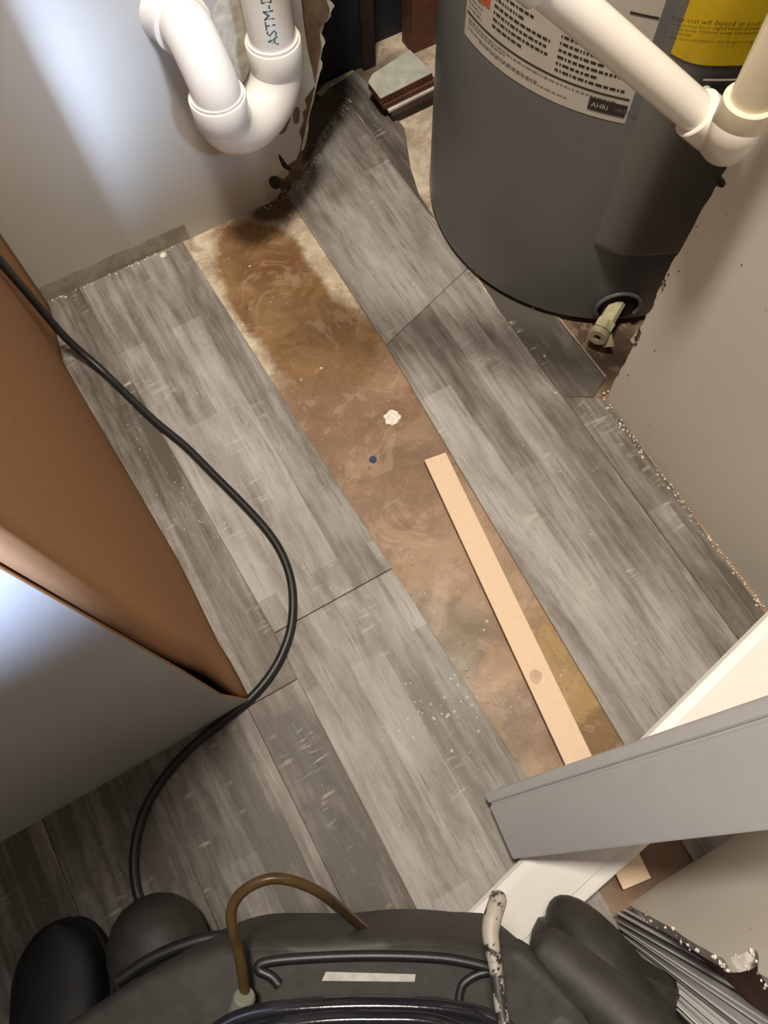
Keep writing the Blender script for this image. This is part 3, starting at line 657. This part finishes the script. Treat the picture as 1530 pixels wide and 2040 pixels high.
# bowed side panel as a grid: foot line follows the floor, bows back near the front edge
bm = bmesh.new(); NY, NZ = 26, 26; grid = []
HT = 1.95
for i in range(NY + 1):
    u = i / NY; y = .905 + (CYy + .0035 - .905) * u
    # x of foot from the polyline
    xs = None
    for a, b in zip(bl, bl[1:]):
        if b.y <= y <= a.y or xs is None: 
            k = (y - a.y) / (b.y - a.y) if b.y != a.y else 0; xs = a.x + (b.x - a.x) * max(0, min(1, k)) if b.y <= y <= a.y else xs
    if xs is None: xs = bl[0].x if y > bl[0].y else bl[-1].x
    row = []
    for j in range(NZ + 1):
        z = .002 + HT * (j / NZ) ** 1.3
        gap = .016 * math.exp(-((z - .17) / .11) ** 2) * max(0, (u - .55) / .45) ** 2
        x = xs + (CXx + .004 - xs) * min(1.35, z / .7)
        row.append(bm.verts.new((x - gap * .25, y + gap, z)))
    grid.append(row)
for i in range(NY):
    for j in range(NZ): bm.faces.new((grid[i][j], grid[i + 1][j], grid[i + 1][j + 1], grid[i][j + 1]))
o = link('side_panel', bm, 'cab_side', cb_, smooth=True); sl_ = o.modifiers.new('thick', 'SOLIDIFY'); sl_.thickness = .012; sl_.offset = 1 if False else -1
bm = bmesh.new(); f0 = PY(490, 1392, CYy); f0.z = 0
fr = [Vector((f0.x + .002, CYy, 0.001)), Vector((CXx + .0015, CYy, .12)), Vector((CXx + .004, CYy, .3)), Vector((CXx + .006, CYy, HT)), Vector((-.80, CYy, HT)), Vector((-.80, CYy, 0.001))]
prism(bm, fr, vec=Vector((0, .003, 0)), mi_side=1); o = link('front_panel', bm, ['cab_front', 'cab_side'], cb_); bevel(o, .0008, 1)
nk = PX(152, 1097, CXx + .004); bm = bmesh.new(); bmesh.ops.create_icosphere(bm, subdivisions=1, radius=.0022, matrix=Matrix.Translation(nk)); link('edge_chip', bm, 'mold', cb_)
bm = bmesh.new(); box(bm, (-.78, CYy + .03, .004), (CXx - .045, .90, HT - .004)); link('inner_carcass', bm, 'black', cb_)
bm = bmesh.new(); box(bm, (-.80, CYy, HT + .001), (CXx + .004, .905, HT + .016)); link('top_panel', bm, 'cab_front', cb_)

# ================================================================= CORD
px = [(-30, 488), (0, 520), (60, 590), (130, 672), (200, 735), (262, 795), (310, 840), (370, 890), (430, 950), (480, 1000), (530, 1055), (562, 1105), (580, 1160), (583, 1220), (573, 1275), (545, 1335), (500, 1390), (440, 1440), (380, 1490), (330, 1545), (295, 1600), (275, 1655), (267, 1710), (270, 1760), (282, 1805), (300, 1845), (330, 1880)]
zz = [.31, .27, .155, .06, .016] + [TH + .0062] * 22
bm = bmesh.new(); tube(bm, catmull([G(a, b, z) for (a, b), z in zip(px, zz)], 8), .0058, 12)
tag(link('power_cord', bm, 'rubber', smooth=True), 'thick black rubber cord curving across the planks past the cabinet', 'cord')

# ================================================================= WHITE BOARDS
def board(name, nearL, nearR, farL, farR, mat, th, label, bead):
    """board with a moulded edge; four picture-ray corners at real distances, section swept end to end"""
    n = len(bead); a, b, c, d = nearL, nearR, farL, farR
    nrm = (b - a).cross(c - a).normalized()
    if nrm.z < 0: nrm = -nrm
    bm = bmesh.new(); ends = []
    for p, q in ((a, b), (c, d)):
        ring = [bm.verts.new(p.lerp(q, u) + nrm * h) for u, h in bead] + [bm.verts.new(q - nrm * th), bm.verts.new(p - nrm * th)]
        ends.append(ring)
    k = len(ends[0])
    for i in range(k): bm.faces.new((ends[0][i], ends[0][(i + 1) % k], ends[1][(i + 1) % k], ends[1][i]))
    bm.faces.new(ends[0][::-1]); bm.faces.new(ends[1])
    return tag(link(name, bm, mat, smooth=25), label, 'board')
# u across from moulded edge
prof = [(0, -.003), (.015, -.001), (.04, .0), (.13, .0), (.15, -.0012), (.165, -.0035), (.185, -.0035), (.20, -.001), (.22, .0), (.97, .0), (1, -.001)]
def ext(a, b, k): return a + (b - a) * k
A1, A2 = G(890, 1872, .018), G(1090, 1868, .018); B1, B2 = DP(1530, 1229, .88), DP(1530, 1476, .84)
b2 = board('casing_board', ext(B2, A2, 1.25), ext(B1, A1, 1.25), ext(A2, B2, 1.35), ext(A1, B1, 1.35), 'trim', .008, 'bright white moulded casing board lying lowest, under the grey-white board', prof)
sc_l = [[(1148, 1703), (1156, 1710), (1160, 1702)], [(1118, 1757), (1127, 1762), (1130, 1772)], [(1128, 1795), (1136, 1789), (1132, 1800)], [(1135, 1717), (1150, 1722)], [(1093, 1765), (1095, 1771)], [(1085, 1858), (1110, 1838), (1122, 1820)]]
C1, C2 = G(965, 1581, .045), G(1022, 1712, .045); D1, D2 = DP(1530, 1387, .575), DP(1530, 1654, .555)
b1 = board('casing_board', C1, C2, ext(C1, D1, 1.35), ext(C2, D2, 1.35), 'trim_g', .008, 'grey-white moulded casing board on top, its cut end over the planks', prof)
# scuffs on the white board
def on_board(x, y, a, b, c):
    n_ = (b - a).cross(c - a); d = ray(x, y); t_ = (a - EYE).dot(n_) / d.dot(n_); return EYE + d * t_
bm = bmesh.new(); nb = (A2 - A1).cross(B1 - A1).normalized(); nb = nb if nb.z > 0 else -nb
for l in sc_l: tube(bm, [on_board(x, y, A1, A2, B1) + nb * .0006 for x, y in l], .0008, 5)
link('scuff_marks', bm, 'scuff', b2)

# ================================================================= NEAR WALL STUB WITH RIBBED CASING
SX, SY = G(1252, 1802).x, G(1252, 1802).y
wt = catmull([PY(a, b, SY) for a, b in [(1254, 1802), (1262, 1808), (1300, 1828), (1340, 1850), (1365, 1868), (1400, 1888), (1440, 1908), (1480, 1900), (1500, 1890), (1512, 1905), (1510, 1935), (1530, 1948)]], 3)
for p in wt: p.y = SY; p.z = max(p.z, 0)
poly = [Vector((SX, SY, 0))] + wt + [Vector((wt[-1].x, SY, 1.0)), Vector((PXx - .001, SY, 1.0)), Vector((PXx - .001, SY, 0))]
bm = bmesh.new(); prism(bm, poly, vec=Vector((0, -.012, 0)), mi_side=1); wn = link('wall_near', bm, ['wall2', 'gyp']); wn['kind'] = 'structure'
bm = bmesh.new(); box(bm, (SX + .006, SY - .06, 0), (PXx, SY - .0125, 1.0)); link('stud_core', bm, 'redwood', wn)
sp = []
for _ in range(80):
    q = wt[rr.randint(0, len(wt) - 1)] + Vector((rr.uniform(-.003, .003), rr.uniform(-.012, .001), rr.uniform(-.004, .004))); sp.append((q, rr.uniform(.0007, .0022)))
tag(crumbs('torn_plaster', sp, 'crumb'), 'crumbling white plaster along the torn edge of the near wall', 'plaster', kind='stuff')
# fluted casing: ruled surface between a floor line and a higher, slightly leaning line
bl0 = [G(1256, 1812), G(1224, 1826), G(1243, 1864), G(1270, 1928), G(1300, 2000)]
tp = [G(1530, 1960, .235), G(1530, 1995, .245), G(1530, 2090, .27), G(1400, 2060, .20), G(1380, 2130, .2)]
def along(a, b, z): return a + (b - a) * ((z - a.z) / (b.z - a.z))
bm = bmesh.new(); NR = 64; lo, hi = [], []
for i in range(NR + 1):
    u = i / NR * 3; k = min(int(u), 2); f_ = u - k
    a = bl0[k].lerp(bl0[k + 1], f_); b = tp[k].lerp(tp[k + 1], f_)
    ph = (i / NR * 7.0) % 1.0; rdg = .0055 * (1 if .12 < ph < .62 else 0) - .004 * (1 if .80 < ph < .9 else 0)
    nrm = Vector((-.75, .66, 0)).normalized()
    lo.append(bm.verts.new(a + nrm * rdg)); b2_ = along(a, b, .75); hi.append(bm.verts.new(b2_ + nrm * rdg))
for i in range(NR): bm.faces.new((lo[i], lo[i + 1], hi[i + 1], hi[i]))
o = link('trim_1', bm, 'trim_g', smooth=20); o['kind'] = 'structure'; s_ = o.modifiers.new('t', 'SOLIDIFY'); s_.thickness = .006; s_.offset = 1

# ================================================================= WET VACUUM (foreground)
vz = .30
vac = thing('wet_vacuum', 'dark grey plastic wet vacuum with a black rim, at the bottom edge', 'vacuum', G(750, 1990))
def loft(name, rings, mat, par, sm=40, cap_bottom=True):
    bm = bmesh.new(); R2 = [[bm.verts.new(p) for p in r_] for r_ in rings]; k = len(R2[0])
    for a, b in zip(R2, R2[1:]):
        for i in range(k): bm.faces.new((a[i], a[(i + 1) % k], b[(i + 1) % k], b[i]))
    bm.faces.new(R2[0]); bm.faces.new(R2[-1][::-1]); return link(name, bm, mat, par, smooth=sm)
outl = [(60, 2090), (140, 2035), (250, 1965), (340, 1915), (430, 1884), (520, 1875), (640, 1866), (750, 1861), (860, 1866), (980, 1882), (1045, 1888), (1100, 1935), (1160, 2000), (1230, 2090), (1230, 2500), (60, 2500)]
def ring(z, inset, zz_): 
    P_ = [G(x, y, vz) for x, y in outl]; c = sum(P_, Vector()) / len(P_); out = []
    for p in catmull(P_ + [P_[0]], 4)[:-1]:
        d = (p - c); d.z = 0; q = p - d.normalized() * inset; q.z = zz_; out.append(q)
    return out
loft('body', [ring(0, .030, .05), ring(0, .010, .10), ring(0, .0, vz - .014), ring(0, .002, vz - .006), ring(0, .006, vz - .001), ring(0, .011, vz + .001), ring(0, .018, vz)], 'vac', vac)
def ctube(pts, z, r, name, mat, seg=12, par=vac, flat=1.0):
    bm = bmesh.new(); tube(bm, catmull([G(p[0], p[1], p[2] if len(p) > 2 else z) for p in pts], 8), r, seg, flat=flat); return link(name, bm, mat, par, smooth=60)
ctube([(556, 1962), (540, 1945), (516, 1932), (530, 1917), (620, 1908), (750, 1904), (880, 1909), (960, 1924), (985, 1934)], vz + .0005, .0042, 'deck_groove', 'rubber')
ctube([(985, 1934), (950, 1942), (925, 1958), (917, 1975), (914, 1996)], vz + .0005, .0036, 'deck_groove', 'rubber')
bm = bmesh.new(); prism(bm, [G(x, y, vz + .0016) for x, y in [(649, 1936), (828, 1941), (826, 1956), (641, 1954)]], .001); link('silver_sticker', bm, 'silver', vac)
ctube([(400, 2080), (455, 2040), (520, 2018), (620, 2008), (750, 2004), (880, 2010), (975, 2030), (1040, 2075)], vz + .045, .0065, 'tank_rim', 'gloss', 20)
ctube([(470, 2090), (540, 2050), (640, 2034), (750, 2031), (860, 2036), (960, 2070)], vz + .060, .006, 'tank_rim', 'gloss', 20)
lid = [G(x, y, vz + .05) for x, y in [(395, 2085), (455, 2046), (520, 2024), (620, 2014), (750, 2010), (880, 2016), (972, 2036), (1040, 2080), (1040, 2400), (395, 2400)]]
bm = bmesh.new(); prism(bm, lid, .048); o = link('tank_lid', bm, 'gloss', vac); bevel(o, .004, 3)
# moulded ridges on the right shoulder
def ridge(pts, r0, r1_, z0, z1):
    bm = bmesh.new(); P_ = catmull([G(x, y, z0 + (z1 - z0) * i / (len(pts) - 1)) for i, (x, y) in enumerate(pts)], 8); k = len(P_)
    rad = [(r0 + (r1_ - r0) * i / (k - 1)) * min(1, .35 + i / 5) for i in range(k)]; tube(bm, P_, rad, 20); return link('shoulder_ridge', bm, 'vac', vac, smooth=60)
ridge([(985, 1900), (1030, 1940), (1090, 2010), (1150, 2090)], .020, .034, .268, .272)
ridge([(1062, 1880), (1110, 1915), (1180, 1975), (1250, 2040), (1320, 2110)], .020, .030, .265, .30)
# caster lump at left, wheel at right
def blobm(name, c, rx, ry, rz, mat, par, n1=20, n2=14, pw=1.0, rot=0):
    bm = bmesh.new(); bmesh.ops.create_uvsphere(bm, u_segments=n1, v_segments=n2, radius=1)
    for v in bm.verts:
        q = v.co; x_, y_ = q.x * rx, q.y * ry; v.co = Vector((c.x + x_ * math.cos(rot) - y_ * math.sin(rot), c.y + x_ * math.sin(rot) + y_ * math.cos(rot), c.z + (math.copysign(abs(q.z) ** pw, q.z)) * rz))
    return link(name, bm, mat, par, smooth=True)
c = G(318, 1895, .06); blobm('caster_housing', c, .052, .060, .06 - TH, 'vac', vac, pw=.7)
wc = G(1205, 1925, .085)
bm = bmesh.new(); axw = Vector((.80, .60, 0)).normalized()
lathe(bm, wc - axw * .022, axw, [(0, .045), (.002, .068), (.008, .078), (.022, .080), (.036, .078), (.042, .068), (.044, .045), (.036, .040), (.036, .012)], 48)
wheel = link('wheel', bm, 'vac', vac, smooth=30)
c = G(1240, 2010, .10); blobm('wheel_guard', c, .045, .118, .085, 'vac', vac, 40, 24, rot=.02)
ctube([(235, 1955), (300, 1912), (370, 1882), (430, 1868), (480, 1872), (540, 1885)], .19, .0062, 'vacuum_cord', 'rubber')
# clear tube loop
tb = [(745, 1875, .20), (730, 1856, .25), (690, 1820, .30), (640, 1780, .34), (590, 1757, .355), (545, 1750, .36), (505, 1762, .36), (475, 1785, .355), (461, 1815, .35), (463, 1850, .345), (474, 1890, .335), (483, 1940, .33), (489, 1990, .325)]
bm = bmesh.new(); tube(bm, catmull([G(*p) for p in tb], 8), .0042, 14)
tag(link('vinyl_tube', bm, 'vinyl', smooth=True), 'yellowed clear vinyl tube looping up over the dark vacuum', 'tube')
a = G(488, 1982, .33); b = G(478, 2025, .315); bm = bmesh.new(); ax2 = (b - a).normalized()
lathe(bm, a, ax2, [(0, .007), (.002, .0085), (.014, .0098), (.028, .0105), (.03, .008)], 18)
M['fit'] = plain('milky_plastic_fitting', (0.17, 0.17, 0.14), 0.4); tag(link('hose_fitting', bm, 'fit', smooth=30), 'milky grey plastic fitting at the end of the clear tube', 'fitting')
# pry bar
pb = [(994, 1781, .36), (990, 1800, .365), (981, 1830, .37), (977, 1858, .372), (981, 1890, .375), (987, 1925, .38), (993, 1975, .385), (1000, 2020, .39), (1006, 2080, .395)]
P_ = catmull([G(*p) for p in pb], 7); k = len(P_)
bm = bmesh.new(); tube(bm, P_, [.0035] + [.0058] * 3 + [.0068] * 12 + [max(.0044, .0068 - .0001 * i) for i in range(k - 16)], 16)
o = tag(link('pry_bar', bm, 'bar', smooth=True), 'bent metal bar with chipped grey paint, standing over the vacuum', 'bar')

# ================================================================= SHOE
sh = thing('shoe', 'black rounded shoe toe at the bottom left corner', 'shoe', G(125, 1960))
bm = bmesh.new(); ftop = G(122, 1832, .03); heel = G(120, 2290, .0)
dirv = (G(125, 2150) - G(122, 1850)); dirv.z = 0; dirv.normalize(); side = Vector((-dirv.y, dirv.x, 0))
rings = []
for i in range(17):
    u = (i / 16) ** 2; s = u * .29
    wd = .052 * math.sqrt(max(.004, 1 - max(0, 1 - s / .07) ** 2)) * (1 - .16 * max(0, (u - .35))); ht = .045 + .075 * max(0, u - .3) ** .8 + .012 * min(1, s / .05)
    cpt = Vector((ftop.x, ftop.y, 0)) + dirv * s
    rings.append([cpt + side * wd * math.cos(a_) * 1.0 + Vector((0, 0, TH + .001 + (ht * .5) + ht * .5 * (abs(math.sin(a_)) ** .7) * (1 if math.sin(a_) > 0 else -1))) for a_ in [k_ * 2 * math.pi / 24 for k_ in range(24)]])
R2 = [[bm.verts.new(p) for p in r_] for r_ in rings]
for a, b in zip(R2, R2[1:]):
    for i in range(24): bm.faces.new((a[i], a[(i + 1) % 24], b[(i + 1) % 24], b[i]))
bm.faces.new(R2[0]); bm.faces.new(R2[-1][::-1]); link('upper', bm, 'shoe', sh, smooth=True)
bm = bmesh.new(); pts = []
for q in rings[1:]: pts.append(q[0] + side * .002)
for q in rings[1:][::-1]: pts.append(q[12] - side * .002)
for p in pts: p.z = TH + .016
prism(bm, pts, .0155); link('sole', bm, 'shoe', sh)

# ================================================================= ROOM SHELL OUT OF FRAME
bm = bmesh.new(); box(bm, (-1.5, -1.9, 2.40), (1.6, 1.75, 2.44)); o = link('ceiling', bm, 'wall2'); o['kind'] = 'structure'

for nm, lo, hi in (('added_unseen_wall_near', (-1.54, -1.94, 0), (1.64, -1.90, 2.4)), ('added_unseen_wall_side', (-1.54, -1.9, 0), (-1.50, 1.75, 2.4))):  # unseen walls, added to cut the ambient light on the floor
    bm = bmesh.new(); box(bm, lo, hi); o = link(nm, bm, 'wall2'); o['kind'] = 'structure'
